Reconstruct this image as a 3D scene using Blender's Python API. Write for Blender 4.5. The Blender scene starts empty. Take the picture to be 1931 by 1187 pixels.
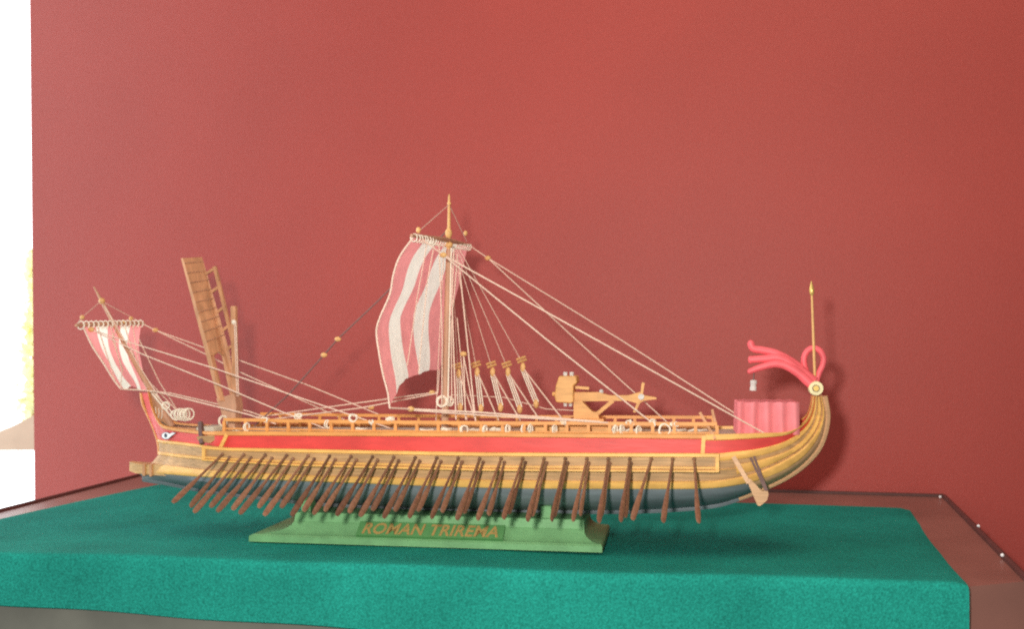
import bpy, bmesh, math, random
from mathutils import Vector, Matrix
random.seed(7)
S = bpy.context.scene
COL = S.collection
# ------------------------------------------------------------------ camera model (photo pixels, 1931 x 1187)
F, CX, HY, CAMZ = 1900.0, 965.5, 660.0, 0.152
PSI = math.radians(9.0)
U = Vector((math.cos(PSI), -math.sin(PSI), 0)); W = Vector((-math.sin(PSI), -math.cos(PSI), 0))
O = Vector(((900-CX)/F*0.815, 0.815, 0))
CAM = Vector((0, 0, CAMZ))
def ray(px, py): return Vector(((px-CX)/F, 1, -(py-HY)/F))
def P(px, py, w=0.0):
    """point of the ship, in the ship's own axes (x aft, y away, z up), w metres to this side of its centre plane"""
    d = ray(px, py); t = (w - (CAM-O).dot(W)) / d.dot(W)
    q = CAM + d*t - O
    return Vector((q.dot(U), -w, q.z))
def G(px, py, z=0.0):
    d = ray(px, py); t = (z-CAMZ)/d.z
    return CAM + d*t
# ------------------------------------------------------------------ materials
def mat(name, base, rough=0.6, var=0.0, scale=(60,60,60), bump=0.0, bscale=None, spec=0.4, metal=0.0, sheen=0.0, detail=4, coat=0):
    m = bpy.data.materials.new(name); m.use_nodes = True
    nt = m.node_tree; b = nt.nodes['Principled BSDF']
    b.inputs['Base Color'].default_value = (*base, 1); b.inputs['Roughness'].default_value = rough
    b.inputs['Specular IOR Level'].default_value = spec; b.inputs['Metallic'].default_value = metal
    if sheen: b.inputs['Sheen Weight'].default_value = sheen; b.inputs['Sheen Roughness'].default_value = .5
    if var or bump:
        tc = nt.nodes.new('ShaderNodeTexCoord'); mp = nt.nodes.new('ShaderNodeMapping')
        mp.inputs['Scale'].default_value = scale
        nt.links.new(tc.outputs['Object'], mp.inputs['Vector'])
        n = nt.nodes.new('ShaderNodeTexNoise'); n.inputs['Scale'].default_value = 1; n.inputs['Detail'].default_value = detail
        nt.links.new(mp.outputs['Vector'], n.inputs['Vector'])
        if var:
            r = nt.nodes.new('ShaderNodeValToRGB')
            lo = [max(0, c*(1-var)) for c in base]; hi = [min(1, c*(1+var)) for c in base]
            r.color_ramp.elements[0].position = .3; r.color_ramp.elements[1].position = .7
            r.color_ramp.elements[0].color = (*lo, 1); r.color_ramp.elements[1].color = (*hi, 1)
            nt.links.new(n.outputs['Fac'], r.inputs['Fac']); nt.links.new(r.outputs['Color'], b.inputs['Base Color'])
        if bump:
            n2 = n
            if bscale:
                mp2 = nt.nodes.new('ShaderNodeMapping'); mp2.inputs['Scale'].default_value = bscale
                nt.links.new(tc.outputs['Object'], mp2.inputs['Vector'])
                n2 = nt.nodes.new('ShaderNodeTexNoise'); n2.inputs['Scale'].default_value = 1; n2.inputs['Detail'].default_value = 3
                nt.links.new(mp2.outputs['Vector'], n2.inputs['Vector'])
            bp = nt.nodes.new('ShaderNodeBump'); bp.inputs['Strength'].default_value = 1; bp.inputs['Distance'].default_value = bump
            nt.links.new(n2.outputs['Fac'], bp.inputs['Height']); nt.links.new(bp.outputs['Normal'], b.inputs['Normal'])
    return m
GRAIN = (35, 300, 900)
M = dict(
 red=mat('red_paint', (.70,.068,.06), .45, .10, (60,200,300), .0001),
 gold=mat('gold_paint', (.84,.47,.13), .42, .12, (40,300,300), .0001),
 orange=mat('rail_wood', (.74,.33,.095), .5, .14, (60,300,300), .0001),
 ram=mat('ram_wood', (.60,.35,.14), .5, .25, GRAIN, .0002),
 plank=mat('planking_wood', (.52,.31,.14), .55, .25, GRAIN, .00025),
 tan=mat('tan_wood', (.58,.30,.155), .6, .22, (160,160,60), .0002),
 buff=mat('ballista_wood', (.72,.38,.13), .55, .14, (80,200,400), .0001),
 keel=mat('keel_wood', (.62,.36,.19), .5, .15, GRAIN),
 grey=mat('slate_paint', (.18,.205,.225), .5, .18, (30,100,200), .0001),
 deck=mat('deck_wood', (.50,.42,.34), .6, .15, (40,700,40), .0001),
 oar=mat('oar_wood', (.21,.105,.062), .35, .25, (300,300,300), .0001, spec=.5),
 dark=mat('dark_wood', (.13,.065,.055), .5, .2, (200,200,200)),
 mast=mat('mast_wood', (.52,.29,.18), .55, .15, (200,200,40)),
 cream=mat('sail_cream', (.95,.90,.77), .8, .05, (90,90,90), .00006, (1500,1500,1500)),
 pink=mat('sail_red', (.88,.33,.31), .8, .10, (90,90,90), .00006, (1500,1500,1500)),
 curtain=mat('curtain_cloth', (.95,.29,.31), .8, .08, (150,150,80), .00008, (1500,1500,1500)),
 plume=mat('plume_paint', (.86,.13,.15), .5, .12, (100,100,100), spec=.5),
 rope=mat('rope', (.78,.58,.46), .8, .12, (600,600,600)),
 white=mat('white_rope', (.86,.78,.64), .7, .08, (600,600,600)),
 greyrope=mat('dark_rope', (.20,.10,.09), .7, .1, (600,600,600)),
 bead=mat('bead_wood', (.72,.42,.16), .45, .1, (300,300,300)),
 brass=mat('brass', (.75,.52,.16), .3, .05, (300,300,300), metal=.5),
 ivory=mat('ivory_paint', (.85,.75,.42), .4, .04, (300,300,300)),
 steel=mat('lantern_metal', (.62,.59,.55), .6, .15, (600,600,600)),
 eyewhite=mat('eye_white', (.85,.85,.85), .5, .03, (300,300,300)),
 eyedark=mat('eye_dark', (.03,.04,.07), .5, .1, (300,300,300)),
 stand=mat('stand_paint', (.165,.37,.16), .55, .10, (60,60,60), .0003, (700,700,700)),
 plate=mat('plate_paint', (.09,.255,.085), .5, .08, (100,100,100)),
 letter=mat('letter_gilt', (.38,.25,.08), .5, .15, (300,300,300)),
 felt=mat('teal_felt', (.014,.25,.195), .95, .30, (620,620,620), .0006, (1100,1100,1100), spec=.1, detail=6),
 board=mat('board_varnish', (.26,.115,.09), .4, .12, (8,14,8), spec=.5),
 edge=mat('board_edging', (.10,.04,.035), .5, .15, (30,30,30)),
 skirt=mat('plinth_base', (.14,.14,.115), .7, .15, (30,30,30)),
 wall=mat('red_wall', (.435,.052,.037), .50, .06, (500,500,500), .0003, (1300,1300,1300), spec=.6, detail=8),
 ledge=mat('ledge_plaster', (.80,.62,.46), .8, .1, (20,20,20)),
 pin=mat('steel_pin', (.9,.9,.9), .3),
)
def cloth(m, k):
    nt = m.node_tree; b = nt.nodes['Principled BSDF']; ou = nt.nodes['Material Output']
    t = nt.nodes.new('ShaderNodeBsdfTranslucent'); x = nt.nodes.new('ShaderNodeMixShader'); x.inputs[0].default_value = k
    src = b.inputs['Base Color'].links[0].from_socket; nt.links.new(src, t.inputs['Color'])
    nt.links.new(b.outputs[0], x.inputs[1]); nt.links.new(t.outputs[0], x.inputs[2]); nt.links.new(x.outputs[0], ou.inputs['Surface'])
def uneven(m, scale, k, rand=False):
    nt = m.node_tree; b = nt.nodes['Principled BSDF']; src = b.inputs['Base Color'].links[0].from_socket
    hs = nt.nodes.new('ShaderNodeHueSaturation'); nt.links.new(src, hs.inputs['Color']); nt.links.new(hs.outputs[0], b.inputs['Base Color'])
    mr = nt.nodes.new('ShaderNodeMapRange'); mr.inputs['To Min'].default_value = 1-k; mr.inputs['To Max'].default_value = 1+k
    if rand:
        oi = nt.nodes.new('ShaderNodeObjectInfo'); nt.links.new(oi.outputs['Random'], mr.inputs['Value'])
    else:
        tc = nt.nodes.new('ShaderNodeTexCoord'); n = nt.nodes.new('ShaderNodeTexNoise'); n.inputs['Scale'].default_value = scale; n.inputs['Detail'].default_value = 5
        nt.links.new(tc.outputs['Object'], n.inputs['Vector']); nt.links.new(n.outputs['Fac'], mr.inputs['Value'])
        mr.inputs['From Min'].default_value = .3; mr.inputs['From Max'].default_value = .7
    nt.links.new(mr.outputs[0], hs.inputs['Value'])
uneven(M['wall'], 3.5, .07); uneven(M['felt'], 14, .16); uneven(M['oar'], 1, .4, True); uneven(M['stand'], 30, .08)
uneven(M['red'], 25, .10); uneven(M['gold'], 60, .14); uneven(M['plank'], 40, .2); uneven(M['board'], 12, .15)
cloth(M['cream'], .55); cloth(M['pink'], .55); cloth(M['curtain'], .2)
# ------------------------------------------------------------------ helpers
def link(name, bm, m, parent=None, smooth=True, mats=None):
    bmesh.ops.recalc_face_normals(bm, faces=bm.faces)
    me = bpy.data.meshes.new(name); bm.to_mesh(me); bm.free()
    for k in (mats or [m]): me.materials.append(M[k] if isinstance(k, str) else k)
    if smooth:
        for f in me.polygons: f.use_smooth = True
        try: me.set_sharp_from_angle(angle=math.radians(40))
        except Exception: pass
    o = bpy.data.objects.new(name, me); COL.objects.link(o)
    if parent: o.parent = parent
    return o
def thing(name, label, cat, loc=(0,0,0), rz=0):
    o = bpy.data.objects.new(name, None); COL.objects.link(o); o.empty_display_size = .02
    o.location = loc; o.rotation_euler = (0,0,rz); o['label'] = label; o['category'] = cat
    return o
def cr(pts, n):
    """Catmull-Rom through pts, n steps per span"""
    out = []
    for i in range(len(pts)-1):
        p1, p2 = pts[i], pts[i+1]
        p0 = pts[i-1] if i else p1*2-p2
        p3 = pts[i+2] if i+2 < len(pts) else p2*2-p1
        for k in range(n):
            t = k/n
            out.append(.5*((2*p1)+(p2-p0)*t+(2*p0-5*p1+4*p2-p3)*t*t+(3*p1-p0-3*p2+p3)*t**3))
    out.append(pts[-1].copy()); return out
def tube(bm, pts, r, n=6, closed=False, flat=1.0):
    m = len(pts); rs = r if isinstance(r, (list, tuple)) else [r]*m
    rings = []; ref = None
    for i, p in enumerate(pts):
        a = pts[i-1] if (i or closed) else p
        b = pts[(i+1) % m] if (i < m-1 or closed) else p
        t = (b-a).normalized()
        if ref is None:
            ref = Vector((0,1,0)) if abs(t.y) < .8 else Vector((0,0,1))
        s = (ref - t*ref.dot(t)).normalized(); ref = s
        c = t.cross(s)
        rings.append([bm.verts.new(p + s*math.cos(k*2*math.pi/n)*rs[i]*flat + c*math.sin(k*2*math.pi/n)*rs[i]) for k in range(n)])
    for i in range(m if closed else m-1):
        A, B = rings[i], rings[(i+1) % m]
        for k in range(n): bm.faces.new((A[k], A[(k+1)%n], B[(k+1)%n], B[k]))
    if not closed: bm.faces.new(rings[0][::-1]); bm.faces.new(rings[-1])
def ball(bm, c, r, sz=(1,1,1), seg=10):
    bmesh.ops.create_uvsphere(bm, u_segments=seg, v_segments=max(5, seg//2+1), radius=r,
        matrix=Matrix.Translation(c) @ Matrix.Diagonal((*sz, 1)))
def prism(bm, pts, w0, w1):
    """pixel outline pushed through the depth from w1 (far) to w0 (near)"""
    base = [P(x, y, (w0+w1)/2) for x, y in pts]
    a = [bm.verts.new((p.x, -w0, p.z)) for p in base]; b = [bm.verts.new((p.x, -w1, p.z)) for p in base]
    n = len(a)
    bm.faces.new(a); bm.faces.new(b[::-1])
    for i in range(n): bm.faces.new((a[i], b[i], b[(i+1)%n], a[(i+1)%n]))
def box(bm, lo, hi):
    c = (Vector(lo)+Vector(hi))/2; d = Vector(hi)-Vector(lo)
    bmesh.ops.create_cube(bm, size=1, matrix=Matrix.Translation(c) @ Matrix.Diagonal((*d, 1)))
def bar(bm, a, b, hw, hd):
    """square bar from a to b, half width hw across, half depth hd in y"""
    t = (b-a).normalized(); y = Vector((0,1,0)); s = t.cross(y)
    if s.length < 1e-4: s = Vector((1,0,0)); y = Vector((0,0,1))
    s.normalize(); y = s.cross(t).normalized()
    q = [[bm.verts.new(p + s*i*hw + y*j*hd) for i, j in ((-1,-1),(1,-1),(1,1),(-1,1))] for p in (a, b)]
    bm.faces.new(q[0][::-1]); bm.faces.new(q[1])
    for k in range(4): bm.faces.new((q[0][k], q[0][(k+1)%4], q[1][(k+1)%4], q[1][k]))
def band(bm, top, bot, proud, sides=(1,-1)):
    """raised moulding between two edge lines that lie on the near flank; mirrored to the far flank"""
    for sg in sides:
        rows = []
        for t, b in zip(top, bot):
            ti, bi = Vector((t.x, t.y*sg, t.z)), Vector((b.x, b.y*sg, b.z))
            o = Vector((0, -proud*sg, 0)); k = (bi-ti)*.18
            rows.append([bm.verts.new(v) for v in (ti - o*.6, ti + o*.55, ti + o + k, bi + o - k, bi + o*.55, bi - o*.6)])
        n = len(rows[0])
        for A, B in zip(rows, rows[1:]):
            for k in range(n): bm.faces.new((A[k], A[(k+1)%n], B[(k+1)%n], B[k]))
        bm.faces.new(rows[0]); bm.faces.new(rows[-1])
def NB(): return bmesh.new()

# ================================================================== THE SHIP
ship = thing('ship_model', 'wooden model of an oared galley with striped sails, on the green name stand', 'model ship', O, -PSI)
def part(name, bm, m, parent=None, **k): return link(name, bm, m, parent or ship, **k)
# flank lines: (x, y) in the photo on the near flank, w its half breadth there
XS = [420, 500, 600, 750, 900, 1050, 1200, 1330]
def lin(pts, x):
    for (x0, y0), (x1, y1) in zip(pts, pts[1:]):
        if x <= x1: return y0+(y1-y0)*(x-x0)/(x1-x0)
    return pts[-1][1]
def curve(bow, mid, stern, n=5):
    keys = [P(*k) for k in bow] + [P(x, lin(mid[0], x), mid[1]) for x in XS] + [P(*k) for k in stern]
    return cr(keys, n)
HB = .040
WS = [.0385, .035, .028, .019, .0115, .0085, .007]            # half breadth at the seven stern stations
WB = [.0015, .004, .0065, .010, .0165, .033]                 # six bow stations
def bw(pts, f=1.0): return [(x, y, w*f) for (x, y), w in zip(pts, WB)]
def st(pts, f=1.0): return [(x, y, w*f) for (x, y), w in zip(pts, WS)]
R0 = curve(bw([(267,741),(281,742),(286,765),(299,795),(316,807),(380,816)]), ([(420,817),(900,819),(1330,823)], HB),
           st([(1385,822),(1435,820),(1482,817),(1508,806),(1526,789),(1533,768),(1535,748)]))
Rm = curve(bw([(279,783),(286,788),(291,796),(303,814),(318,821),(380,827)]), ([(420,834),(900,838),(1330,840)], HB),
           st([(1385,838),(1433,834),(1477,827),(1505,814),(1524,795),(1533,771),(1536,749)]))
R2 = curve(bw([(298,829),(300,830),(304,831),(311,832),(325,833),(381,840)]), ([(420,848),(900,854),(1330,857)], HB),
           st([(1385,853),(1432,847),(1473,836),(1503,820),(1524,799),(1534,774),(1537,749)]))
R3 = curve(bw([(300,857),(303,858),(308,859),(318,860),(330,862),(381,867)]), ([(420,870),(900,884),(1330,887)], HB*.985),
           st([(1388,884),(1432,875),(1477,859),(1511,838),(1534,809),(1544,778),(1543,749)], .97))
R4 = curve(bw([(284,876),(288,877),(294,877.5),(304,878),(320,879),(381,886)]), ([(420,889),(560,897),(900,905),(1100,908),(1330,908)], HB*.97),
           st([(1390,901),(1432,890),(1480,868),(1517,843),(1541,811),(1551,779),(1547,748)], .93))
R5 = curve(bw([(262,893),(272,893),(282,893),(296,894),(316,895),(381,900)]), ([(420,902),(560,908),(900,920),(1100,923),(1330,922)], HB*.945),
           st([(1392,915),(1434,905),(1483,884),(1520,857),(1544,822),(1554,783),(1549,748)], .88))
R6 = curve(bw([(268,899),(280,901),(292,902),(306,904),(326,907),(381,915)], .8), ([(420,920),(560,933),(900,948),(1100,951),(1330,943)], HB*.70),
           st([(1394,930),(1440,913),(1487,890),(1523,862),(1546,829),(1556,787),(1550,747)], .65))
R7 = curve([(x, y, .002) for x, y in [(268,903),(280,905),(292,907),(306,909),(326,913),(381,924)]], ([(420,929),(560,946),(700,956),(900,962),(1100,964),(1230,963),(1330,955)], .002),
           [(x, y, .0025) for x, y in [(1392,940),(1450,916),(1491,894),(1526,865),(1548,833),(1558,788),(1552,746)]])
NST = len(R0); iS = NST-1-5*7                       # iS: where the stern sweep starts
def loft(bm, rows, close=False):
    for sg in (1, -1):
        vr = [[bm.verts.new((p.x, p.y*sg, p.z)) for p in r] for r in rows]
        for A, B in zip(vr, vr[1:]):
            for i in range(len(A)-1): bm.faces.new((A[i], A[i+1], B[i+1], B[i]))
def mix(A, B, t): return [a.lerp(b, t) for a, b in zip(A, B)]
bm = NB(); loft(bm, [R0, Rm, R2]); h = part('painted_band', bm, 'red'); 
bm = NB(); loft(bm, [R2, mix(R2, R3, .5), R3, R4]); part('planking', bm, 'plank')
bm = NB(); loft(bm, [R4, R5]); part('wale_backing', bm, 'plank')
bm = NB()
mids = mix(R5, R6, .5)
for i, p in enumerate(mids): p.y *= 1.08
m2 = mix(R6, R7, .5)
for p in m2: p.y *= 1.2
k_ = iS+9; loft(bm, [c[:k_] for c in (R5, mids, R6, m2, R7)])
part('underwater_hull', bm, 'grey')
bm = NB(); loft(bm, [c[iS+8:] for c in (R5, mids, R6, m2, R7)]); part('stern_planking', bm, 'keel')
# keel strip and sternpost
bm = NB(); kp = [Vector((p.x, 0, p.z-.0008)) for p in R7]
tube(bm, kp[:iS+10], .0024, 6); part('keel', bm, 'grey')
# sternpost rib in pale wood up the curve of the stern
i0 = NST-1-5*6
bm = NB(); rib = [Vector((p.x+.0006, 0, p.z-.0008)) for p in R7[i0:]]
tube(bm, rib, [.0020+.0014*k/len(rib) for k in range(len(rib))], 8, flat=1.5); part('sternpost', bm, 'keel')
# wales and mouldings
def cut(C, x0, x1):
    a, b = P(x0, 880, .04).x, P(x1, 880, .04).x
    return [p for p in C if a <= p.x <= b]
bm = NB(); band(bm, R4, R5, .0022); part('wale', bm, 'gold')
i5 = 5*5
# gold line under the red band, from the bow stem to the outrigger and again through the stern
gl_t, gl_b = mix(R2, R3, -.02), mix(R2, R3, .19)
bm = NB(); band(bm, gl_t[:i5+4], gl_b[:i5+4], .0012); part('moulding', bm, 'gold')
bm = NB(); band(bm, gl_t[iS-1:], mix(R2, R3, .46)[iS-1:], .0018); part('moulding', bm, 'gold')
bm = NB(); band(bm, mix(R3, R4, -.45)[iS+5:], mix(R3, R4, .62)[iS+5:], .0018); part('moulding', bm, 'gold')
bm = NB(); band(bm, mix(R2, R3, .82)[:i5+2], mix(R2, R3, 1.02)[:i5+2], .0014); part('moulding', bm, 'gold')
bm = NB(); band(bm, mix(R3, R4, -.03)[i5+3:iS+8], mix(R3, R4, .04)[i5+3:iS+8], .0012); part('moulding', bm, 'gold')
# cap rail along the sheer
bm = NB(); band(bm, mix(R0, R2, -.10)[5:iS+1], mix(R0, R2, .17)[5:iS+1], .0020); part('cap_rail', bm, 'orange')
bm = NB(); band(bm, mix(R0, R2, -.10)[iS:], mix(R0, R2, .25)[iS:], .0020); part('cap_rail', bm, 'gold')
# stem edging
bm = NB(); q = cr([P(266,741,0), P(270,763,0), P(279,783,0), P(288,803,0), P(297,829,0), P(300,846,0), P(300,858,0)], 4)
tube(bm, q, .0013, 6, flat=1.4); part('stem_edge', bm, 'orange')
# inner bow bulwark (the far flank seen over the near one is planked)
bm = NB(); prism(bm, [(284,744),(291,752),(302,770),(313,788),(325,803),(318,808),(302,800),(290,778)], .003, -.006); part('bow_bulwark', bm, 'tan')
bm = NB(); q_ = [(p.x, abs(p.y)*.92, p.z-.0006) for p in R0[15:27]]
a = [bm.verts.new((x,-y,z)) for x,y,z in q_]; b = [bm.verts.new((x,y,z)) for x,y,z in q_]
for i in range(len(a)-1): bm.faces.new((a[i],a[i+1],b[i+1],b[i]))
bmesh.ops.solidify(bm, geom=bm.faces[:], thickness=.001); part('foredeck', bm, 'deck')
# ram
bm = NB()
prof = [(244,871.5,.0025,.0005),(256,875,.006,0),(270,877,.008,0),(290,877,.011,0),(320,878,.016,0),(352,881,.022,0)]
bot = [889,893.5,895,897,899,901]
for sg in (1,):
    rows = []
    for (x, y, w, _), yb in zip(prof, bot):
        t, b = P(x, y, w), P(x, yb, w)
        rows.append([bm.verts.new(v) for v in (Vector((t.x,-w,t.z)), Vector((t.x,w,t.z)), Vector((t.x,w,b.z)), Vector((t.x,-w,b.z)))])
    for A, B in zip(rows, rows[1:]):
        for k in range(4): bm.faces.new((A[k], A[(k+1)%4], B[(k+1)%4], B[k]))
    bm.faces.new(rows[0]); bm.faces.new(rows[-1])
ram = part('ram', bm, 'ram')
for x, y0, y1, w in ((272,876,898,.0088),(285,876,899,.0108)):
    bm = NB(); a, b = P(x, y0, w), P(x, y1, w)
    box(bm, (a.x-.0011, -w-.0012, b.z), (a.x+.0011, w+.0012, a.z)); part('ram_hoop', bm, 'tan', ram)
# eye
bm = NB()
pts = [(304+0,822)]
out = []
for k in range(20):
    a = k*2*math.pi/20
    out.append((313+8*math.cos(a), 822.5-6.2*math.sin(a)))
out[0] = (331,817.5); out[1] = (325,816.5); out[19] = (324,822)
def decal(bm, pts, w0, w1, x0=300, x1=340):
    vs = []
    for x, y in pts:
        p = P(x, y, w0+(w1-w0)*(x-x0)/(x1-x0)); vs.append(p)
    a = [bm.verts.new(p) for p in vs]; b = [bm.verts.new(p+Vector((0,.004,0))) for p in vs]
    n = len(a); bm.faces.new(a); bm.faces.new(b[::-1])
    for i in range(n): bm.faces.new((a[i], b[i], b[(i+1)%n], a[(i+1)%n]))
decal(bm, [(316.5+(x-316.5)*1.08, 822+(y-822)*1.12) for x, y in out], .0135, .0245); eye = part('painted_eye', bm, 'eyedark', smooth=False)
bm = NB(); decal(bm, out, .0139, .0249); part('eye_white', bm, 'eyewhite', eye, smooth=False)
bm = NB(); decal(bm, [(312+2.6*math.cos(k*.524), 822-4*math.sin(k*.524)) for k in range(12)], .0143, .0253); part('pupil', bm, 'eyedark', eye, smooth=False)
# deck
bm = NB()
dk = [(p.x, abs(p.y)-.0012, p.z) for p in R0[20:-18]]
a = [bm.verts.new((x, -y, z-.0010)) for x, y, z in dk]; b = [bm.verts.new((x, y, z-.0010)) for x, y, z in dk]
for i in range(len(a)-1): bm.faces.new((a[i], a[i+1], b[i+1], b[i]))
part('deck', bm, 'deck')
# outrigger (oar box)
OW = .047
OT = [(382,842),(420,846),(900,855),(1356,857)]; OB = [(382,869),(560,879),(900,888),(1356,891)]
OX = [382+ (1356-382)*k/40 for k in range(41)]
def oc(f): return [P(x, lin(OT,x)+(lin(OB,x)-lin(OT,x))*f, OW) for x in OX]
bm = NB()
for sg in (1,-1):
    rows = []
    for t, b in zip(oc(0), oc(1)):
        rows.append([bm.verts.new(v) for v in (Vector((t.x,-.036*sg,t.z)), Vector((t.x,-OW*sg,t.z)), Vector((b.x,-OW*sg,b.z)), Vector((b.x,-.036*sg,b.z)))])
    for A, B in zip(rows, rows[1:]):
        for k in range(4): bm.faces.new((A[k], A[(k+1)%4], B[(k+1)%4], B[k]))
    bm.faces.new(rows[0]); bm.faces.new(rows[-1])
outr = part('outrigger', bm, 'plank')
bm = NB(); band(bm, oc(-.03), oc(.19), .0016); part('outrigger_rail', bm, 'gold', outr)
bm = NB(); band(bm, oc(.71), oc(.84), .0014); part('outrigger_rail', bm, 'gold', outr)
bm = NB(); band(bm, oc(.88), oc(1.03), .0018); part('outrigger_rail', bm, 'gold', outr)
for x0, x1 in ((382,388),(1349,1356)):
    bm = NB(); t0, b1 = P(x0, lin(OT,x0), OW), P(x1, lin(OB,x1), OW)
    for sg in (1,-1):
        bm = NB(); box(bm, (t0.x, min(-sg*OW, -sg*(OW+.0013)), b1.z), (b1.x, max(-sg*OW, -sg*(OW+.0013)), t0.z))
        part('outrigger_post', bm, 'gold', outr)
# frame of the red band
for p0, p1 in (((429,819),(416,846)), ((1327,822),(1325,857))):
    bm = NB()
    a, b = P(*p0, HB+.001), P(*p1, HB+.001)
    for sg in (1,-1):
        bm = NB(); bar(bm, Vector((a.x,a.y*sg,a.z)), Vector((b.x,b.y*sg,b.z)), .0014, .0013)
        part('band_frame', bm, 'gold')
# rail on deck
RX = [423+(1352-423)*k/23 for k in range(24)]
NT = [(423,792),(700,796),(900,798),(1352,800)]
def rail_z(x, w): return P(x, lin(NT, x), .0365)
for sg in (1,-1):
    bm = NB()
    tops = [rail_z(x, 0) for x in RX]
    for a, b in zip(tops, tops[1:]):
        bar(bm, Vector((a.x, a.y*sg, a.z)), Vector((b.x, b.y*sg, b.z)), .00125, .0013)
    r = part('railing', bm, 'orange', smooth=False)
    for k, x in enumerate(RX):
        t = rail_z(x, 0); b = P(x, 819, .0365)
        bm = NB(); bar(bm, Vector((t.x, t.y*sg, t.z-.0011)), Vector((t.x, t.y*sg, b.z)), .0012, .0011)
        part('railing_post', bm, 'orange', r, smooth=False)
    bm = NB(); lo = [P(x, lin(NT, x)+17, .0365) for x in RX]
    for a, b in zip(lo, lo[1:]):
        bar(bm, Vector((a.x, a.y*sg, a.z)), Vector((b.x, b.y*sg, b.z)), .0007, .0008)
    part('lower_rail', bm, 'orange', r, smooth=False)
# centre gangway box and hatch boards on deck
bm = NB(); prism(bm, [(1010,802),(1070,802),(1072,817),(1010,817)], .006, -.012); part('hatch', bm, 'buff', smooth=False)
bm = NB(); prism(bm, [(1078,803),(1150,804),(1150,818),(1078,818)], .010, -.012); part('hatch', bm, 'buff', smooth=False)
for x0, x1, w in ((560,600,.02),(668,690,.022),(780,815,.018),(830,850,.024),(884,908,.026),(925,948,.024),(1180,1205,.026),(1265,1290,.027),(1300,1330,.024),(440,452,.02)):
    bm = NB(); tube(bm, cr([P(x0,814,w), P((x0+x1)/2-4,811,w-.003), P((x0+x1)/2+3,813,w+.002), P(x1,812,w-.004)], 4), .0011, 6, flat=2.0)
    part('furled_rope', bm, 'white')
# ------------------------------------------------------------------ oars
def oar(hx, hy, w, dw, dz, du):
    a = P(hx, hy, w); b = a + Vector((du, -dw, -dz))
    d = (b-a); t = d.normalized()
    a = a - t*.004
    side = t.cross(Vector((0,-1,.0))).normalized(); up = side.cross(t)
    bm = NB()
    prof = [(0,.0010,.0010),(.45,.0010,.0010),(.55,.0012,.0009),(.66,.0018,.0007),(.86,.0022,.0006),(.97,.0019,.0005),(1,.0012,.0004)]
    rings = []
    s2 = Vector((1,0,0)) ; s2 = (s2 - t*s2.dot(t)).normalized(); u2 = s2.cross(t)
    ang = random.uniform(.5,1.0)
    s3 = s2*math.cos(ang)+u2*math.sin(ang); u3 = s3.cross(t)
    for f, rw, rt in prof:
        c = a.lerp(b, f)
        rings.append([bm.verts.new(c + s3*math.cos(k*math.pi/4)*rw + u3*math.sin(k*math.pi/4)*rt) for k in range(8)])
    for A, B in zip(rings, rings[1:]):
        for k in range(8): bm.faces.new((A[k], A[(k+1)%8], B[(k+1)%8], B[k]))
    bm.faces.new(rings[0][::-1]); bm.faces.new(rings[-1])
    ball(bm, a + t*.004, .0016, seg=8)
    return part('oar', bm, 'oar')
def jit(s): return random.uniform(-s, s)
for k in range(23):
    hx = 419+(1309-419)*k/22
    dz = .033 + jit(.0010) - (.006 if k == 0 else 0); dw = .079+jit(.003)
    du = (-.002 + jit(.001)) if k < 20 else (-.011, -.0065, .001)[k-20]
    oar(hx, lin([(419,858),(900,866),(1309,867)], hx), OW+.0003, dw, dz, du)
for k in range(20):
    hx = 433+(1190-433)*k/19
    oar(hx, lin([(433,864),(900,873),(1190,875)], hx), OW+.0002, .064+jit(.003), .029+jit(.001), -.002+jit(.001))
# ------------------------------------------------------------------ masts, yards, sails
def rope(pts, r=.00055, m='rope', n=1):
    bm = NB(); q = [P(*p) for p in pts]
    if n > 1: q = cr(q, n)
    tube(bm, q, r, 6); return part('rope', bm, m)
bm = NB(); tube(bm, [P(839,806,0), P(841,700,0), P(844,560,0), P(846,470,0)], [.0030,.0029,.0025,.0021], 12)
mast = part('mainmast', bm, 'mast')
bm = NB(); tube(bm, [P(846,472,0), P(846.5,430,0), P(847,372,0), P(847,366,0)], [.0016,.0014,.0009,.0003], 10); part('topmast', bm, 'bead', mast)
bm = NB(); ball(bm, P(847,384,0), .0017); ball(bm, P(846,440,0), .0030, (1,1,1.4)); ball(bm, P(846,462,0), .0030, (1.2,1.2,.9)); part('masthead', bm, 'bead', mast)
bm = NB(); tube(bm, [P(776,444,.088), P(800,447,.052), P(846,453,0), P(868,459,-.05), P(887,463,-.088)], [.0012,.0017,.0020,.0017,.0012], 10)
yard = part('main_yard', bm, 'mast')
for f in (0, 1):
    bm = NB(); ball(bm, P(*( (789,434,.080) if not f else (878,440,-.075))), .0018, (1,1,1.3)); part('yard_knob', bm, 'bead', yard)
bm = NB()
yA, yB = P(778,445,.085), P(885,464,-.085)
for k in range(24):
    c = yA.lerp(yB, (k+.5)/24) + Vector((0,0,-.0012))
    tube(bm, [c + Vector((math.cos(a*math.pi/4)*.0026, (k%2)*.0008+ math.sin(a*math.pi/4)*.0006, math.sin(a*math.pi/4)*.0030)) for a in range(8)], .0005, 5, closed=True)
part('sail_lashing', bm, 'white', yard)
def warp(s, t):
    lo = [0,.20,.40,.57,.78,1]; mid = [0,.17,.33,.51,.72,1]; low = [0,.12,.42,.60,.80,1]
    k = min(4, next(i for i in range(5) if s <= lo[i+1]+1e-9)); f = (s-lo[k])/(lo[k+1]-lo[k])
    tg = [a+(b-a)*min(1, t/.55) for a, b in zip(lo, mid)] if t < .55 else [a+(b-a)*(t-.55)/.45 for a, b in zip(mid, low)]
    return tg[k]+(tg[k+1]-tg[k])*f
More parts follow.
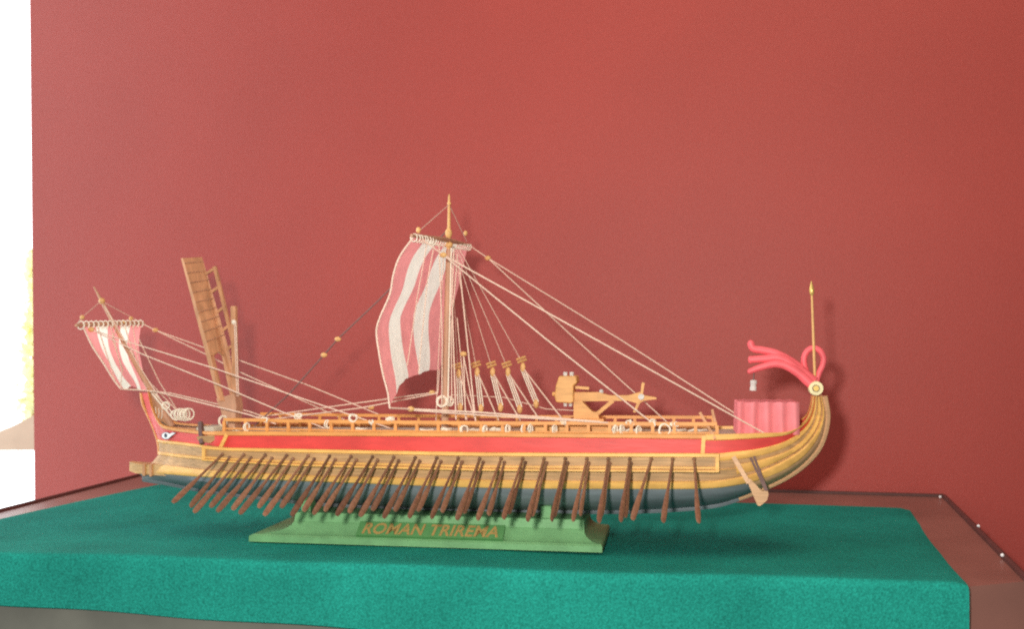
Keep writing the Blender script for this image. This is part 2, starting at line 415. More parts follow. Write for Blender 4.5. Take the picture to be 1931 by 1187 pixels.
def sail(name, near, far, bottom, stripes, wn, wf, bulge, parent, nt=28, per=6):
    N = cr([P(x, y, wn) for x, y in near], 8); Fq = cr([P(x, y, wf) for x, y in far], 8)
    def at(C, t):
        i = t*(len(C)-1); k = min(int(i), len(C)-2); return C[k].lerp(C[k+1], i-k)
    ss = []; mi = []
    for k in range(len(stripes)-1):
        for j in range(per): ss.append(stripes[k]+(stripes[k+1]-stripes[k])*j/per); mi.append(k % 2)
    ss.append(1)
    Bq = [P(x, y, wn+(wf-wn)*k/(len(bottom)-1)) for k, (x, y) in enumerate(bottom)]; Bc = cr(Bq, 6)
    bm = NB(); V = []
    for j in range(nt+1):
        t = j/nt; row = []
        n, f = at(N, t), at(Fq, t)
        for s in ss:
            s = warp(s, t)
            p = n.lerp(f, s)
            base_b = N[-1].lerp(Fq[-1], s); corr = at(Bc, s) - base_b
            p = p + corr*(t**2.2)
            p.x -= bulge*math.sin(math.pi*s)*math.sin(math.pi*min(1, t*1.05))**.8
            p.x += .0007*math.sin(s*38+t*3)*t
            row.append(bm.verts.new(p))
        V.append(row)
    for j in range(nt):
        for i in range(len(ss)-1):
            bm.faces.new((V[j][i], V[j][i+1], V[j+1][i+1], V[j+1][i])).material_index = mi[i]
    o = part(name, bm, None, parent, mats=['pink','cream'])
    # bolt rope round the edge
    bm = NB(); tube(bm, [v for v in N], .0007, 6); part('bolt_rope', bm, 'rope', o)
    return o, V
ms, V = sail('mainsail',
     [(779,448),(754,484),(742,518),(735,556),(717,598),(710,625),(714,661),(722,705),(731,740),(735,770)],
     [(882,465),(876,490),(868,525),(857,565),(846,610),(838,650),(829,695)],
     [(735,770),(753,730),(768,714),(789,707),(808,699),(829,699)],
     [0,.20,.40,.57,.78,1], .082, -.082, .004, ship)
fm_pts = [P(324,806,0), P(300,768,0), P(283,735,0), P(236,652,0), P(191,567,0), P(177,541,0)]
bm = NB(); tube(bm, fm_pts, [.0034,.0030,.0025,.0019,.0014,.0006], 10); fm = part('foremast', bm, 'mast')
bm = NB(); ball(bm, P(192,568,0), .0028); part('masthead', bm, 'bead', fm)
bm = NB(); tube(bm, [P(143,614,.052), P(205,611,0), P(271,610,-.052)], [.0012,.0019,.0012], 8); fy = part('fore_yard', bm, 'mast')
bm = NB()
yA, yB = P(148,614,.050), P(268,611,-.050)
for k in range(14):
    c = yA.lerp(yB, (k+.5)/14)
    tube(bm, [c + Vector((math.cos(a*math.pi/4)*.0030, .0004*math.sin(a*math.pi/4), math.sin(a*math.pi/4)*.0034)) for a in range(8)], .0006, 5, closed=True)
part('sail_lashing', bm, 'white', fy)
for x, y, w in ((155,599,.05),(171,622,.04),(233,607,-.02),(247,601,-.03)):
    bm = NB(); ball(bm, P(x,y,w), .0019); part('yard_knob', bm, 'bead', fy)
fs, V = sail('foresail',
     [(157,617),(174,653),(196,687),(214,716),(227,733)],
     [(266,615),(261,653),(267,690),(276,735)],
     [(227,733),(236,736),(246,729),(256,731),(264,736),(276,736)],
     [0,.2,.4,.63,.80,1], .046, -.046, .003, ship, nt=18, per=5)
# ------------------------------------------------------------------ boarding bridge
bm = NB()
def quad_slab(bm, pts, th):
    """pts: (px,py,w) corners, extruded th along -x (towards the bow)"""
    q = [P(*p) for p in pts]; a = [bm.verts.new(p) for p in q]; b = [bm.verts.new(p+Vector((-th,th*.3,0))) for p in q]
    n = len(a); bm.faces.new(a); bm.faces.new(b[::-1])
    for i in range(n): bm.faces.new((a[i], b[i], b[(i+1)%n], a[(i+1)%n]))
quad_slab(bm, [(345,487,.013),(381,485,-.010),(432,661,-.010),(445,744,-.008),(437,744,-.006),(422,672,-.006),(414,663,0),(404,672,.006),(424,757,.008),(415,757,.012),(397,672,.013)], .0022)
br = part('boarding_bridge', bm, 'tan', smooth=False)
for k in range(9):
    f = (k+.5)/10
    bm = NB(); a = P(345+52*f, 487+185*f, .0135); b = P(381+50*f, 485+172*f, -.0105)
    bar(bm, a+Vector((.0002,-.0002,0)), b+Vector((.0002,-.0002,0)), .0003, .0004); part('plank_batten', bm, 'mast', br)
bm = NB(); bar(bm, P(405,503,-.010), P(442,655,-.010), .0014, .0014)
hr = part('handrail', bm, 'tan', br, smooth=False)
for (x0,y0,x1,y1) in ((388,517,406,506),(396,553,412,542),(406,592,422,580),(418,626,432,614),(427,660,441,651)):
    bm = NB(); bar(bm, P(x0,y0,-.010), P(x1,y1,-.010), .0011, .0011); part('baluster', bm, 'tan', br, smooth=False)
bm = NB(); bar(bm, P(441,578,-.004), P(446,800,-.004), .0022, .0020); pp = part('bridge_post', bm, 'tan', br, smooth=False)
bm = NB(); ball(bm, P(441,608,0), .0022); part('pulley_block', bm, 'white', br)
bm = NB(); prism(bm, [(414,752),(448,742),(452,766),(448,812),(432,812),(422,772)], .004, -.009); part('bridge_mount', bm, 'mast', br, smooth=False)
for k, (x0, x1) in enumerate(((446,447),(449,450))):
    rope([(x0-4,608,.001),(x1,748,.001)], .0005, 'rope')
# ------------------------------------------------------------------ ballista
bm = NB(); prism(bm, [(1057,709),(1089,709),(1091,722),(1084,727),(1084,757),(1080,760),(1052,758),(1049,748),(1051,728)], .012, -.012)
ba = part('ballista', bm, 'buff', smooth=False)
bv = ba.modifiers.new('soft', 'BEVEL'); bv.width = .0010; bv.segments = 2
bm = NB(); tube(bm, [P(1042,744,.004), P(1052,743,.004)], .0018, 8); part('bow_arm', bm, 'buff', ba)
bm = NB(); bar(bm, P(1085,731,.008), P(1111,733,.008), .0011, .0012); part('bow_arm', bm, 'buff', ba)
for x in (1066,1078): 
    for w in (.006,-.006):
        bm = NB(); tube(bm, [P(x,711,w), P(x,702,w)], .0017, 8); part('torsion_cap', bm, 'steel', ba)
for x in (1066,1076):
    bm = NB(); tube(bm, [P(x,759,.005), P(x,767,.005)], .0015, 8); part('torsion_cap', bm, 'steel', ba)
bm = NB(); prism(bm, [(1080,740),(1130,740),(1150,746),(1185,746),(1206,740),(1216,746),(1238,750),(1238,753),(1214,756),(1206,762),(1184,756),(1100,757),(1080,757)], .004, -.004); part('stock', bm, 'buff', ba, smooth=False)
bm = NB(); bar(bm, P(1213,722,.0045), P(1209,750,.0045), .0011, .0010); bar(bm, P(1209,750,.0045), P(1196,778,.0045), .0011, .0010)
wn = part('windlass_bar', bm, 'buff', ba)
bm = NB(); tube(bm, [P(1209,749,.0075), P(1209,749,-.006)], .0024, 10); part('windlass', bm, 'steel', ba)
bm = NB(); ball(bm, P(1134,739,.002), .0019); part('trigger', bm, 'steel', ba)
bm = NB(); prism(bm, [(1083,756),(1098,756),(1118,776),(1127,777),(1132,791),(1083,791)], .006, -.006); part('pedestal', bm, 'buff', ba, smooth=False)
bm = NB(); bar(bm, P(1156,756,.003), P(1124,783,.003), .0015, .0015); part('strut', bm, 'buff', ba, smooth=False)
bm = NB(); prism(bm, [(1076,789),(1140,789),(1142,806),(1074,806)], .013, -.013); part('platform', bm, 'orange', ba, smooth=False)
# ------------------------------------------------------------------ stern: curtain tent, plumes, disc, staff, lantern, rudders
bm = NB()
rows = []
tl, tr, bl, br_ = P(1393,759,.021), P(1506,760,.021), P(1389,819,.021), P(1505,819,.021)
n = 60
rail_ = []
for k in range(n+1):
    f = k/n; wv = .0016*math.sin(f*8.6*math.pi+1.2)+.0005*math.sin(f*3.1*math.pi)
    rail_.append((tl.x+(tr.x-tl.x)*f, -.021-wv))
m_ = 30
side = []
for k in range(1, m_): side.append((tr.x+.0012*math.sin(k*.9), -.021+.042*k/m_))
loop_ = rail_ + side + [(x, -y) for x, y in rail_[::-1]] + [(tl.x+.0012*math.sin(k*.9), .021-.042*k/m_) for k in range(1, m_)]
z1, z0 = tl.z, bl.z
nz = 8
V = [[bm.verts.new((x + (tl.x-bl.x)*(-.5 if x < tl.x+.02 else 0)*(1-j/nz), y*(1+.04*(1-j/nz)), z0+(z1-z0)*j/nz + (.0004*math.sin(i*.5) if j == nz else 0))) for i, (x, y) in enumerate(loop_)] for j in range(nz+1)]
L = len(loop_)
for j in range(nz):
    for i in range(L): bm.faces.new((V[j][i], V[j][(i+1)%L], V[j+1][(i+1)%L], V[j+1][i]))
bm.faces.new(V[nz])
part('curtain_tent', bm, 'curtain')
def plume(pts, r, w=0, flat=.9):
    bm = NB(); q = cr([P(x, y, w) for x, y in pts], 5)
    n = len(q); rr = [r[0]+(r[1]-r[0])*i/(n-1) for i in range(n)]
    tube(bm, q, [x_*1.3 for x_ in rr], 10, flat=flat); return bm
orn = part('stern_ornament', plume([(1415,646),(1418,655),(1424,659),(1437,661),(1463,667),(1490,681),(1512,698),(1533,723)], (.0022,.0026), .002), 'plume')
bm = plume([(1414,679),(1428,678),(1444,677),(1463,675),(1480,680),(1498,693),(1514,707),(1534,726)], (.0021,.0030), .004); part('plume', bm, 'plume', orn)
bm = plume([(1413,701),(1424,697),(1436,693),(1460,687),(1481,690),(1504,703),(1520,717),(1536,731)], (.0017,.0030), .006); part('plume', bm, 'plume', orn)
bm = plume([(1470,676),(1492,688),(1512,703),(1532,722)], (.0016,.0042), .003); part('plume', bm, 'plume', orn)
bm = NB(); ball(bm, P(1416,648,.002), .0027); ball(bm, P(1414,701,.006), .0021); ball(bm, P(1415,679,.004), .0024, (.8,1,1.3)); part('plume_tip', bm, 'plume', orn)
bm = plume([(1529,722),(1518,695),(1516,676),(1523,662),(1534,657),(1546,662),(1553,676),(1551,690),(1544,705),(1539,722)], (.0019,.0017), -.002); part('plume_loop', bm, 'plume', orn)
def disc(r, w, h, m, par=None, x=1538.5, y=733):
    bm = NB(); c = P(x, y, w)
    bmesh.ops.create_cone(bm, cap_ends=True, segments=32, radius1=r, radius2=r*.93, depth=h, matrix=Matrix.Translation(c) @ Matrix.Rotation(math.pi/2, 4, 'X'))
    return part('volute_disc' if not par else 'disc_boss', bm, m, par)
vd = disc(.0056, .0085, .004, 'ivory'); disc(.0029, .0098, .0030, 'dark', vd); disc(.0023, .0108, .0030, 'brass', vd)
bm = NB(); tube(bm, [P(1537,722,.003), P(1534,640,.003), P(1531,556,.003)], [.0011,.0010,.0008], 8); fl = part('stern_staff', bm, 'bead')
bm = NB(); tube(bm, [P(1531,558,.003), P(1531,553,.003), P(1530.5,546,.003), P(1530,530,.003)], [.0008,.0018,.0019,.0002], 10); part('spear_tip', bm, 'brass', fl)
bm = NB(); tube(bm, [P(1422,701,.006), P(1421,718,.006)], .00055, 5); ln = part('lantern', bm, 'dark')
bm = NB(); tube(bm, [P(1421,717,.006), P(1421,718,.006), P(1421,724,.006), P(1420.5,725,.006), P(1420.5,730,.006), P(1420.5,731,.006), P(1420,737,.006), P(1420,738,.006)], [.0014,.0026,.0026,.0022,.0022,.0026,.0026,.0016], 12); part('lantern_body', bm, 'steel', ln)
# steering oars
bm = NB(); bar(bm, P(1383,862,.040), P(1412,912,.044), .0016, .0013)
so = part('steering_oar', bm, 'keel', smooth=False)
bm = NB(); prism(bm, [(1407,904),(1414,903),(1437,927),(1447,925),(1449,932),(1446,944),(1433,955),(1428,953)], .0450, .0425); part('blade', bm, 'keel', so, smooth=False)
for dx in (0, 8):
    bm = NB(); bar(bm, P(1413+dx,859,.036), P(1444+dx*.3,926,.046), .0008, .0008); part('tiller_bar', bm, 'dark', so)
for (a, b) in (((1320,779,.03),(1349,829,.042)), ((1343,774,.02),(1352,812,.03))):
    bm = NB(); bar(bm, P(*a), P(*b), .0010, .0010); part('tiller', bm, 'tan', smooth=False)
# bow fittings
bm = NB(); prism(bm, [(322,805),(382,809),(382,814),(322,809)], .012, .006); part('bow_beam', bm, 'tan', smooth=False)
bm = NB(); bar(bm, P(378,797,.03), P(381,838,.039), .0016, .0016); an = part('anchor', bm, 'dark')
bm = NB(); prism(bm, [(372,824),(410,820),(414,826),(398,836),(376,832)], .0385, .0345); part('anchor_stock', bm, 'plank', an, smooth=False)
bm = NB(); prism(bm, [(386,804),(418,803),(418,815),(386,815)], .02, -.01); part('deck_house', bm, 'cream', smooth=False)
# ------------------------------------------------------------------ rigging
NE, FE = .084, -.084
rope([(796,452,.07),(836,481,.062)]); rope([(836,481,.062),(1030,640,.045),(1227,796,.036)], .0006); rope([(836,481,.062),(1126,642,.045),(1442,818,.024)], .0006)
rope([(885,463,FE),(920,487,-.07)], .0005); rope([(920,487,-.07),(1085,640,-.05),(1258,797,-.03)], .0005); rope([(920,487,-.07),(1170,641,-.05),(1390,783,-.02),(1430,812,-.015)], .0005)
rope([(846,432,0),(716,565,0),(637,640,0),(611,670,0),(545,744,0),(480,804,0)], .0007, 'greyrope')
rope([(269,611,-.05),(293,623,-.05)]); rope([(293,623,-.05),(385,656,-.045),(578,726,-.04),(745,795,-.036)], .0005); rope([(293,623,-.05),(393,671,-.045),(452,702,-.04),(660,797,-.036)], .0005)
rope([(172,622,.04),(267,653,.04),(404,695,.038),(578,755,.037),(735,808,.036)], .0005); rope([(172,622,.04),(270,669,.04),(415,727,.038),(526,775,.037),(612,808,.036)], .0005)
rope([(276,737,-.046),(322,742,-.03),(471,777,-.02),(520,795,-.02)], .0006); rope([(227,734,.046),(290,738,.03),(471,783,.022),(520,800,.03)], .0006)
rope([(735,770,.082),(775,772,.06)], .0007); rope([(775,772,.06),(900,778,.055),(1131,796,.036)], .0007); rope([(775,774,.06),(900,783,.055),(1165,799,.036)], .0006)
rope([(829,696,-.08),(826,740,-.06)], .0004); rope([(826,740,-.06),(650,764,-.04),(482,788,-.03)], .0006); rope([(826,742,-.05),(680,770,-.036),(500,793,-.02)], .0006)
# lines at the mast
rope([(851,468,.006),(845,750,.008)], .0007, 'white'); rope([(856,468,.008),(852,560,.012),(860,792,.034)], .0006); rope([(866,500,.004),(870,540,.008),(897,795,.036)], .0006)
rope([(863,480,.0),(851,620,.01),(852,756,.012)], .0005); rope([(828,460,.02),(834,640,.02),(833,768,.010)], .0005); rope([(862,600,.01),(880,793,.034)], .0004)
rope([(874,670,.02),(878,792,.034)], .0005); rope([(874,670,.02),(897,796,.034)], .0005)
rope([(806,455,.045),(787,560,.046),(768,690,.05)], .0004); rope([(820,456,.025),(806,530,.03),(789,705,.03)], .0004); rope([(838,457,.01),(826,690,.0),(822,800,.0)], .00035)
rope([(185,618,.03),(216,716,.04)], .0004); rope([(208,613,.015),(230,700,.04),(227,733,.045)], .0004); rope([(222,612,-.0),(212,640,.02),(232,700,.03)], .0004); rope([(250,612,-.03),(262,690,-.02)], .0004)
rope([(234,612,-.02),(262,700,-.01),(340,782,.006)], .0005); rope([(262,640,-.03),(300,720,-.02),(338,780,.002)], .0005); rope([(192,568,0),(262,690,.01),(322,785,.012)], .0005)
rope([(283,738,.004),(326,790,.012)], .0007, 'white'); rope([(287,738,.002),(332,786,.012)], .0006, 'white')
rope([(144,613,.05),(156,598,.05),(191,568,0)], .0003); rope([(269,610,-.05),(191,568,0)], .0003); rope([(790,436,.08),(847,386,0)], .0003); rope([(880,455,-.08),(847,386,0)], .0003)
rope([(850,745,-.03),(950,750,-.035),(1030,772,-.036),(1085,775,-.036)], .0004)
for x, y, w in ((836,481,.062),(920,487,-.07),(637,640,0),(611,670,0),(293,623,-.05),(775,772,.06),(815,741,-.058),(172,622,.04),(874,668,.02),(700,769,-.042)):
    bm = NB(); ball(bm, P(x,y,w), .0021, (1.35,1,1)); part('bead', bm, 'bead')
# shroud tackles of the far side
for (tx, ty), (bx, by), ex, mx in (((865,705),(868,769),897,852),((900,702),(907,771),940,855),((929,702),(944,769),981,858),((958,702),(980,772),1018,862),((986,693),(1011,762),1062,866)):
    wt = -.022
    bm = NB(); ball(bm, P(tx,ty,wt), .0022, (1,.8,1.8)); tk = part('pulley_block', bm, 'bead')
    bm = NB(); ball(bm, P(bx,by,wt), .0023, (1,.8,1.7)); part('lower_block', bm, 'bead', tk)
    for j in (-1,0,1):
        bm = NB(); tube(bm, [P(tx+j*3.4,ty+5,wt+j*.001), P(bx+j*4.2,by-4,wt+j*.001)], .00055, 5); part('fall_line', bm, 'white', tk)
    for j in (0, 1):
        bm = NB(); tube(bm, [P(tx-9-j*2,ty-9-j*5.5,wt+.004), P(tx+6-j*2,ty-14-j*5.5,wt-.004)], .0010, 6); part('toggle', bm, 'bead', tk)
    bm = NB(); tube(bm, [P(tx+2,ty+4,wt), P(ex,793,.030)], .0006, 6); part('rope', bm, 'rope')
    bm = NB(); tube(bm, [P(tx-2,ty-10,wt), P(mx,470,-.004)], .00028, 5); part('rope', bm, 'rope')
# rope coils
def coil(x, y, r, w, tilt, parent=None, turns=2, m='white'):
    bm = NB(); c = P(x, y, w)
    for t in range(turns):
        o = Vector((random.uniform(-.0006,.0006), t*.0009, random.uniform(-.0004,.0004)))
        q = []
        for k in range(18):
            a = k*2*math.pi/18
            q.append(c + o + Vector((r*math.cos(a)*math.cos(tilt+t*.35), r*math.cos(a)*math.sin(tilt+t*.35), r*math.sin(a)*(1.05-.12*t))))
        q = [v + Vector((random.uniform(-.00025,.00025), 0, random.uniform(-.0003,.0003))) for v in q]
        tube(bm, q, .00055, 6, closed=True)
    return part('rope_coil', bm, m)
for x, y, r, tl in ((619,801,.0030,.9),(665,789,.0030,.2),(875,810,.0030,.3),(915,810,.0030,1.1),(957,809,.0028,1.0),(986,810,.003,1.2),(1001,810,.003,1.1),(1046,810,.003,1.1),
                    (1160,811,.0032,1.0),(1172,811,.0032,1.1),(1203,812,.0032,1.0),(1252,811,.0042,.1),(465,806,.003,1.1)):
    coil(x, y, r, .038, tl)
coil(832,758,.0042,.010,.1,turns=3); coil(850,757,.0034,.008,.8,turns=3)
for x, y, r, tl in ((331,783,.0040,.2),(337,782,.0042,.8),(344,782,.0046,1.1),(350,782,.0048,1.2),(356,782,.0046,.7),(312,766,.0028,.3),(420,795,.0040,.9)): coil(x, y, r, .012, tl)
for x in (293, 299, 305):
    rope([(x,768+ (x-293)*.4,.004),(x+1,778+(x-293)*.3,.004),(x-1,788+(x-293)*.2,.006)], .0004, 'white', 3)
for x, y in ((500,787),(560,781),(735,786),(1185,793),(1230,793),(1270,794),(1064,794),(700,792)):
    bm = NB()
    for j in range(4):
        c = P(x+random.uniform(-5,6), y+5+random.uniform(-2,3), .0365); ax = random.uniform(0,3); e = random.uniform(.4,.9)
        tube(bm, [c+Vector((.0022*math.cos(k*.7)*math.cos(ax), .0022*math.cos(k*.7)*math.sin(ax), .0020*math.sin(k*.7)*e)) for k in range(9)], .0006, 5, closed=True)
    part('belaying_knot', bm, 'white')

# ================================================================== THE STAND
stand = thing('display_stand', 'light green moulded wooden stand with gilt ROMAN TRIREMA name plate, under the model ship', 'stand', O, -PSI)
x0, x1, hy, H = -.175, .104, .046, .0215
rings = [(0,0,0),(.0045,0,0),(.0055,.06,.10)]
for k in range(7):
    a = k/6*math.pi/2
    rings.append((.0058+(H-.0075-.0058)*(1-math.cos(a)), .08+.84*math.sin(a), .12+.76*math.sin(a)*.0+.76*(k/6)))
rings += [(H-.0070,.93,.93),(H-.0005,.95,.97),(H,1,1)]
bm = NB(); vr = []
for z, fx, fy in rings:
    il, ir, iy = .034*fx, .016*fx, .017*fy
    vr.append([bm.verts.new(v) for v in ((x0+il,-hy+iy,z),(x1-ir,-hy+iy,z),(x1-ir,hy-iy,z),(x0+il,hy-iy,z))])
for A, B in zip(vr, vr[1:]):
    for k in range(4): bm.faces.new((A[k], A[(k+1)%4], B[(k+1)%4], B[k]))
bm.faces.new(vr[0][::-1]); bm.faces.new(vr[-1])
link('stand_body', bm, 'stand', stand, smooth=False)
for px in (598, 1037):
    c = P(px, 965, .0).x; zt = P(px, 948 if px < 800 else 958, 0).z
    bm = NB()
    for sg in (1,-1):
        q = [(.004, H-.001), (.026, H-.001), (.026, H+.009), (.019, H+.011), (.012, H+.004), (.004, H+.001)]
        a = [bm.verts.new((c-.004, -sg*y, z)) for y, z in q]; b = [bm.verts.new((c+.004, -sg*y, z)) for y, z in q]
        n = len(a); bm.faces.new(a); bm.faces.new(b[::-1])
        for i in range(n): bm.faces.new((a[i], b[i], b[(i+1)%n], a[(i+1)%n]))
    link('cradle', bm, 'stand', stand, smooth=False)
# name plate leaning on the sloping front
zb, zt = .0062, .0150
yb = -hy+.017*.16 - .0005; yt = -hy+.017*.84 - .0002
ux0, ux1 = P(673,1005,.042).x, P(949,1012,.042).x
up = Vector((0, yt-yb, zt-zb)); hgt = up.length; upn = up.normalized(); nrm = Vector((1,0,0)).cross(upn)
PM = Matrix(((1,upn.x,nrm.x,(ux0+ux1)/2),(0,upn.y,nrm.y,(yb+yt)/2),(0,upn.z,nrm.z,(zb+zt)/2),(0,0,0,1)))
bm = NB(); bmesh.ops.create_cube(bm, size=1, matrix=PM @ Matrix.Translation((0,0,.0004)) @ Matrix.Diagonal((ux1-ux0, hgt, .0026, 1)))
plate = link('name_plate', bm, 'plate', stand, smooth=False)
cu = bpy.data.curves.new('lettering', 'FONT'); cu.body = 'ROMAN TRIREMA'; cu.size = 1; cu.align_x = 'CENTER'; cu.align_y = 'CENTER'
cu.shear = .18; cu.offset = .022; cu.extrude = .02; cu.space_character = 1.04
to = bpy.data.objects.new('lettering_curve', cu); COL.objects.link(to)
bpy.context.view_layer.update()
me = bpy.data.meshes.new_from_object(to.evaluated_get(bpy.context.evaluated_depsgraph_get()))
bpy.data.objects.remove(to); bpy.data.curves.remove(cu)
xs = [v.co.x for v in me.vertices]; ys = [v.co.y for v in me.vertices]
sx = (ux1-ux0)*.93/(max(xs)-min(xs)); sy = hgt*.80/(max(ys)-min(ys))
me.transform(PM @ Matrix.Translation((0,0,.0018)) @ Matrix.Diagonal((sx, sy, .008, 1)) @ Matrix.Translation((-(max(xs)+min(xs))/2, -(max(ys)+min(ys))/2, 0)))
me.materials.append(M['letter']); lo = bpy.data.objects.new('lettering', me); COL.objects.link(lo); lo.parent = plate

# ================================================================== PLINTH, BOARD, WALL
FRx = G(1825,1103); FLa = G(0,1045); dF = (FLa-FRx).normalized(); FL = FLa + dF*.13
BR = G(1716,956); BL = G(285,911)
plinth = thing('felt_plinth', 'block covered in teal green felt that carries the stand and the ship', 'plinth', (0,0,0))
NX, NY = 90, 60
bm = NB(); T = []
def prof(v):                                                   # shallow rise shaped in to darken the strip before the front edge, then a rounded nose
    z = min(1,(v-.72)/.26)**1.5*.0036 if v > .72 else 0
    return z
for j in range(NY+1):
    v = (j/NY)**.8; row = []
    for i in range(NX+1):
        u = i/NX
        p = BL.lerp(BR, u).lerp(FL.lerp(FRx, u), v)
        p.z = prof(v)*.9 - .0020 + .0006*math.sin(u*9+v*5) + .0005*math.sin(u*23+1.3)*v
        e = min(u, 1-u)*.8
        if e < .006: p.z -= .002*(1-e/.006)**2
        row.append(bm.verts.new(p))
    T.append(row)
nd = Vector((dF.y, -dF.x, 0)); nd = nd if nd.y < 0 else -nd
for k, (o, dz) in enumerate(((.0014,-.0006),(.0026,-.0020),(.0032,-.0042),(.0034,-.009),(.0032,-.015),(.0026,-.024),(.0024,-.034),(.0020,-1),(-.003,-1.002))):
    row = []
    for i in range(NX+1):
        u = i/NX; p = FL.lerp(FRx, u); hem = -.0335 - .023*u + .0008*math.sin(u*31)
        q = p + nd*(o + .0004*math.sin(u*17+k*.6)*(k/6)); q.z = T[NY][i].co.z + dz if dz > -.9 else hem + (dz+1)
        row.append(bm.verts.new(q))
    T.append(row)
for A, B in zip(T, T[1:]):
    for i in range(NX): bm.faces.new((A[i], A[i+1], B[i+1], B[i]))
for col in (0, NX):                                            # the two ends
    e = [T[j][col] for j in range(len(T))]
    low = [bm.verts.new((vv.co.x, vv.co.y, -.0585 if col else -.036)) for vv in e[:NY+7]]
    for j in range(len(low)-1): 
        if e[j].co.z > low[j].co.z: bm.faces.new((e[j], e[j+1], low[j+1], low[j]))
link('felt_cover', bm, 'felt', plinth)
bm = NB()
q = [BL+Vector((.01,-.01,0)), BR+Vector((-.01,-.01,0)), FRx-nd*.006+dF*.004, FL-nd*.006]
a = [bm.verts.new((p.x,p.y,-.020)) for p in q]; b = [bm.verts.new((p.x,p.y,-.35)) for p in q]
bm.faces.new(a); bm.faces.new(b[::-1])
for i in range(4): bm.faces.new((a[i], b[i], b[(i+1)%4], a[(i+1)%4]))
link('plinth_base', bm, 'skirt', plinth, smooth=False)
# varnished board behind and beside the felt block
zb_ = -.0045
B0, B1 = G(276,895,zb_), G(1780,938,zb_); B2 = G(1931,1090,zb_); B2 = B1 + (B2-B1)*1.03
Lm = G(0,966,zb_); B3 = B0 + (Lm-B0)*1.5
board = thing('base_board', 'dull reddish brown varnished board with dark edging, showing behind and right of the felt block', 'board', (0,0,0))
bm = NB(); q = [B0, B1, B2, FRx-nd*.004+Vector((-.02,0,0)), FL-nd*.03, B3]
a = [bm.verts.new((p.x,p.y,zb_)) for p in q]; b = [bm.verts.new((p.x,p.y,zb_-.035)) for p in q]
bm.faces.new(a); bm.faces.new(b[::-1])
for i in range(6): bm.faces.new((a[i], b[i], b[(i+1)%6], a[(i+1)%6]))
link('board_top', bm, 'board', board, smooth=False)
bm = NB()
for p0, p1 in ((B0, B1), (B1, B2), (B0, B3)):
    tube(bm, [Vector((p0.x,p0.y,zb_+.0005)), Vector((p1.x,p1.y,zb_+.0005))], .0026, 8)
link('edging', bm, 'edge', board)
for px, py in ((1773,938),(1845,993),(1890,1048)):
    bm = NB(); ball(bm, G(px,py,zb_+.003), .0014); link('pin', bm, 'pin', board)
# wall panel
wd = (B1-B0); wd.z = 0; wd.normalize(); wn_ = Vector((wd.y,-wd.x,0)); wn_ = wn_ if wn_.y > 0 else -wn_
wp = Vector((B0.x, B0.y, 0)) + wn_*.006
def on_wall(px):
    d = ray(px, 660); t = (wp-Vector((0,0,0))).dot(wn_)/d.dot(wn_); return Vector((d.x*t, d.y*t, 0))
wt_, wb_ = on_wall(56), on_wall(66)
bm = NB()
zt_, zbt = 1.2, -.8
def lean(z): return wt_.lerp(wb_, (0.62-z)/.70)
fr = [lean(zt_), wp+wd*2.6, wp+wd*2.6, lean(zbt)]; zz = [zt_, zt_, zbt, zbt]
a = [bm.verts.new((p.x,p.y,z)) for p, z in zip(fr, zz)]; b = [bm.verts.new((p.x+wn_.x*.04,p.y+wn_.y*.04,z)) for p, z in zip(fr, zz)]
bm.faces.new(a); bm.faces.new(b[::-1])
for i in range(4): bm.faces.new((a[i], b[i], b[(i+1)%4], a[(i+1)%4]))
wall = link('wall', bm, 'wall', None, smooth=False); wall['kind'] = 'structure'; wall['label'] = 'plain matt red wall panel behind the model ship'

# ================================================================== BRIGHT OUTDOORS AT THE LEFT
m = bpy.data.materials.new('bright_sky'); m.use_nodes = True; nt = m.node_tree; nt.nodes.clear()
em = nt.nodes.new('ShaderNodeEmission'); em.inputs['Color'].default_value = (.93,.97,1,1); em.inputs['Strength'].default_value = 2.9
ou = nt.nodes.new('ShaderNodeOutputMaterial'); nt.links.new(em.outputs[0], ou.inputs[0])
M['sky'] = m
bm = NB()
pts = [(-1.75,-.1),(-1.72,1.0),(-1.62,2.0),(-1.45,3.0),(-1.1,3.6)]
V = [[bm.verts.new((x,y,z)) for x, y in pts] for z in (-1.2, 2.2)]
for i in range(len(pts)-1): bm.faces.new((V[0][i],V[0][i+1],V[1][i+1],V[1][i]))
sk = link('sky', bm, 'sky', None); sk['kind'] = 'structure'; sk['label'] = 'overexposed white daylight outside, left of the red wall'
def D(px, py, y): return CAM + ray(px, py)*y
bm = NB(); q = [(-60,838),(20,806),(70,780),(84,850),(-60,851)]
a = [bm.verts.new(D(x,y,1.75)) for x, y in q]; b = [bm.verts.new(D(x,y,1.75)+Vector((-.02,.06,0))) for x, y in q]
bm.faces.new(a); bm.faces.new(b[::-1])
for i in range(5): bm.faces.new((a[i], b[i], b[(i+1)%5], a[(i+1)%5]))
lg = link('window_ledge', bm, 'ledge', None, smooth=False); lg['label'] = 'beige ledge outside beside the left edge of the red wall'; lg['category'] = 'ledge'
mm = bpy.data.materials.new('leaf'); mm.use_nodes = True; nt = mm.node_tree; b = nt.nodes['Principled BSDF']; ou = nt.nodes['Material Output']
b.inputs['Base Color'].default_value = (.80,.78,.35,1)
tr_ = nt.nodes.new('ShaderNodeBsdfTranslucent'); tr_.inputs['Color'].default_value = (.97,.95,.55,1)
mx = nt.nodes.new('ShaderNodeMixShader'); mx.inputs[0].default_value = .65
nt.links.new(b.outputs[0], mx.inputs[1]); nt.links.new(tr_.outputs[0], mx.inputs[2]); nt.links.new(mx.outputs[0], ou.inputs['Surface'])
M['leaf'] = mm
shrub = thing('garden_shrub', 'sunlit yellow green shrub outdoors, past the left edge of the red wall', 'shrub', D(62,790,2.2))
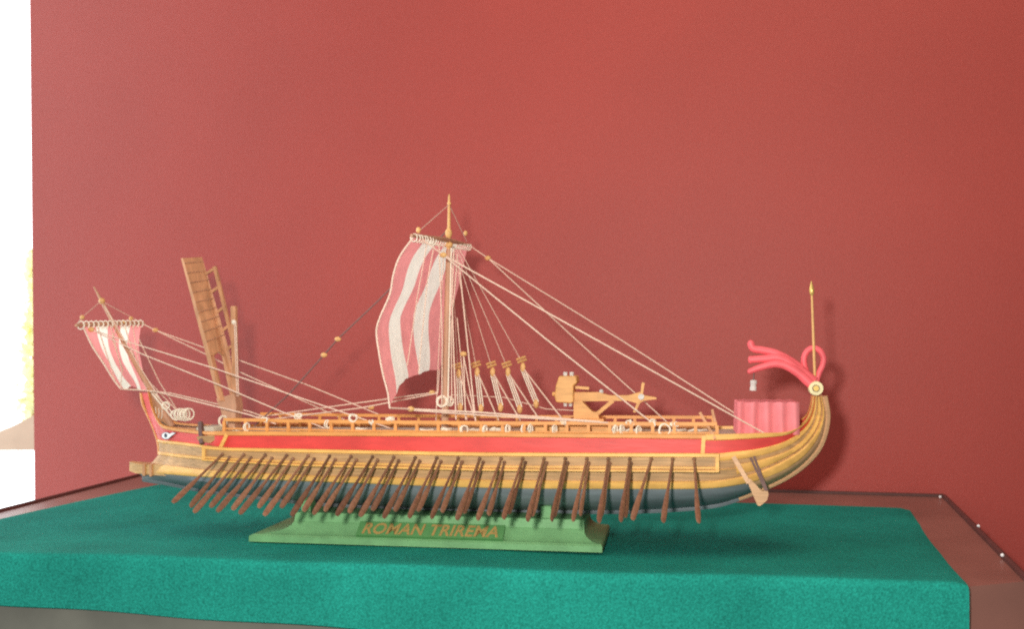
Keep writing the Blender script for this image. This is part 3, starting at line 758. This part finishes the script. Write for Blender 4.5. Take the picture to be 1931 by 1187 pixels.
bm = NB(); off = shrub.location
for k in range(420):
    t = random.random()
    py = 470+330*t; px = 63 + random.gauss(0, 4+8*t)
    c = D(px, py, 2.2+random.gauss(0,.05)) - off
    v = Vector((random.gauss(0,1),random.gauss(0,1),random.gauss(0,1))).normalized(); s = v.orthogonal().normalized(); l = random.uniform(.012,.022)
    bm.faces.new([bm.verts.new(c+x) for x in (v*l, s*l*.35, -v*l, -s*l*.35)])
link('foliage', bm, 'leaf', shrub, smooth=False)
bm = NB(); tube(bm, [Vector((0,0,0)), D(64,700,2.2)-off, D(60,500,2.2)-off], [.008,.005,.002], 6); link('stem', bm, 'tan', shrub)

# ================================================================== LIGHT, CAMERA
def area(name, loc, aim, energy, size, col, shape='DISK', sy=None):
    l = bpy.data.lights.new(name, 'AREA'); l.energy = energy; l.size = size; l.color = col; l.shape = shape
    if sy: l.size_y = sy
    o = bpy.data.objects.new(name, l); COL.objects.link(o); o.location = loc
    o.rotation_euler = (Vector(aim)-Vector(loc)).to_track_quat('-Z','Y').to_euler(); return o
area('camera_flash', (-.045, .0, CAMZ+.045), (.02, 1.0, CAMZ+.03), 5.7, .03, (1,.95,.88))
area('ceiling_light', (.30, .50, 1.35), (.15, .95, .10), 5.2, .7, (1,.86,.70), 'SQUARE')
w = bpy.data.worlds.new('World'); S.world = w; w.use_nodes = True
bg = w.node_tree.nodes['Background']; bg.inputs['Color'].default_value = (1,.93,.86,1); bg.inputs['Strength'].default_value = .22
cam = bpy.data.cameras.new('camera'); co = bpy.data.objects.new('camera', cam); COL.objects.link(co)
co.location = CAM; co.rotation_euler = (math.pi/2, 0, 0)
cam.sensor_fit = 'HORIZONTAL'; cam.sensor_width = 36; cam.lens = F/1931*36
cam.shift_y = (HY-593.5)/1931; cam.clip_start = .01; cam.clip_end = 50
cam.dof.use_dof = True; cam.dof.focus_distance = .78; cam.dof.aperture_fstop = 12
S.camera = co
S.view_settings.view_transform = 'Standard'; S.view_settings.look = 'None'; S.view_settings.exposure = 0; S.view_settings.gamma = 1
S.render.engine = 'CYCLES'
S.cycles.filter_width = 2.1
S.cycles.use_denoising = False
S.cycles.caustics_reflective = False; S.cycles.caustics_refractive = False
S.cycles.max_bounces = 6
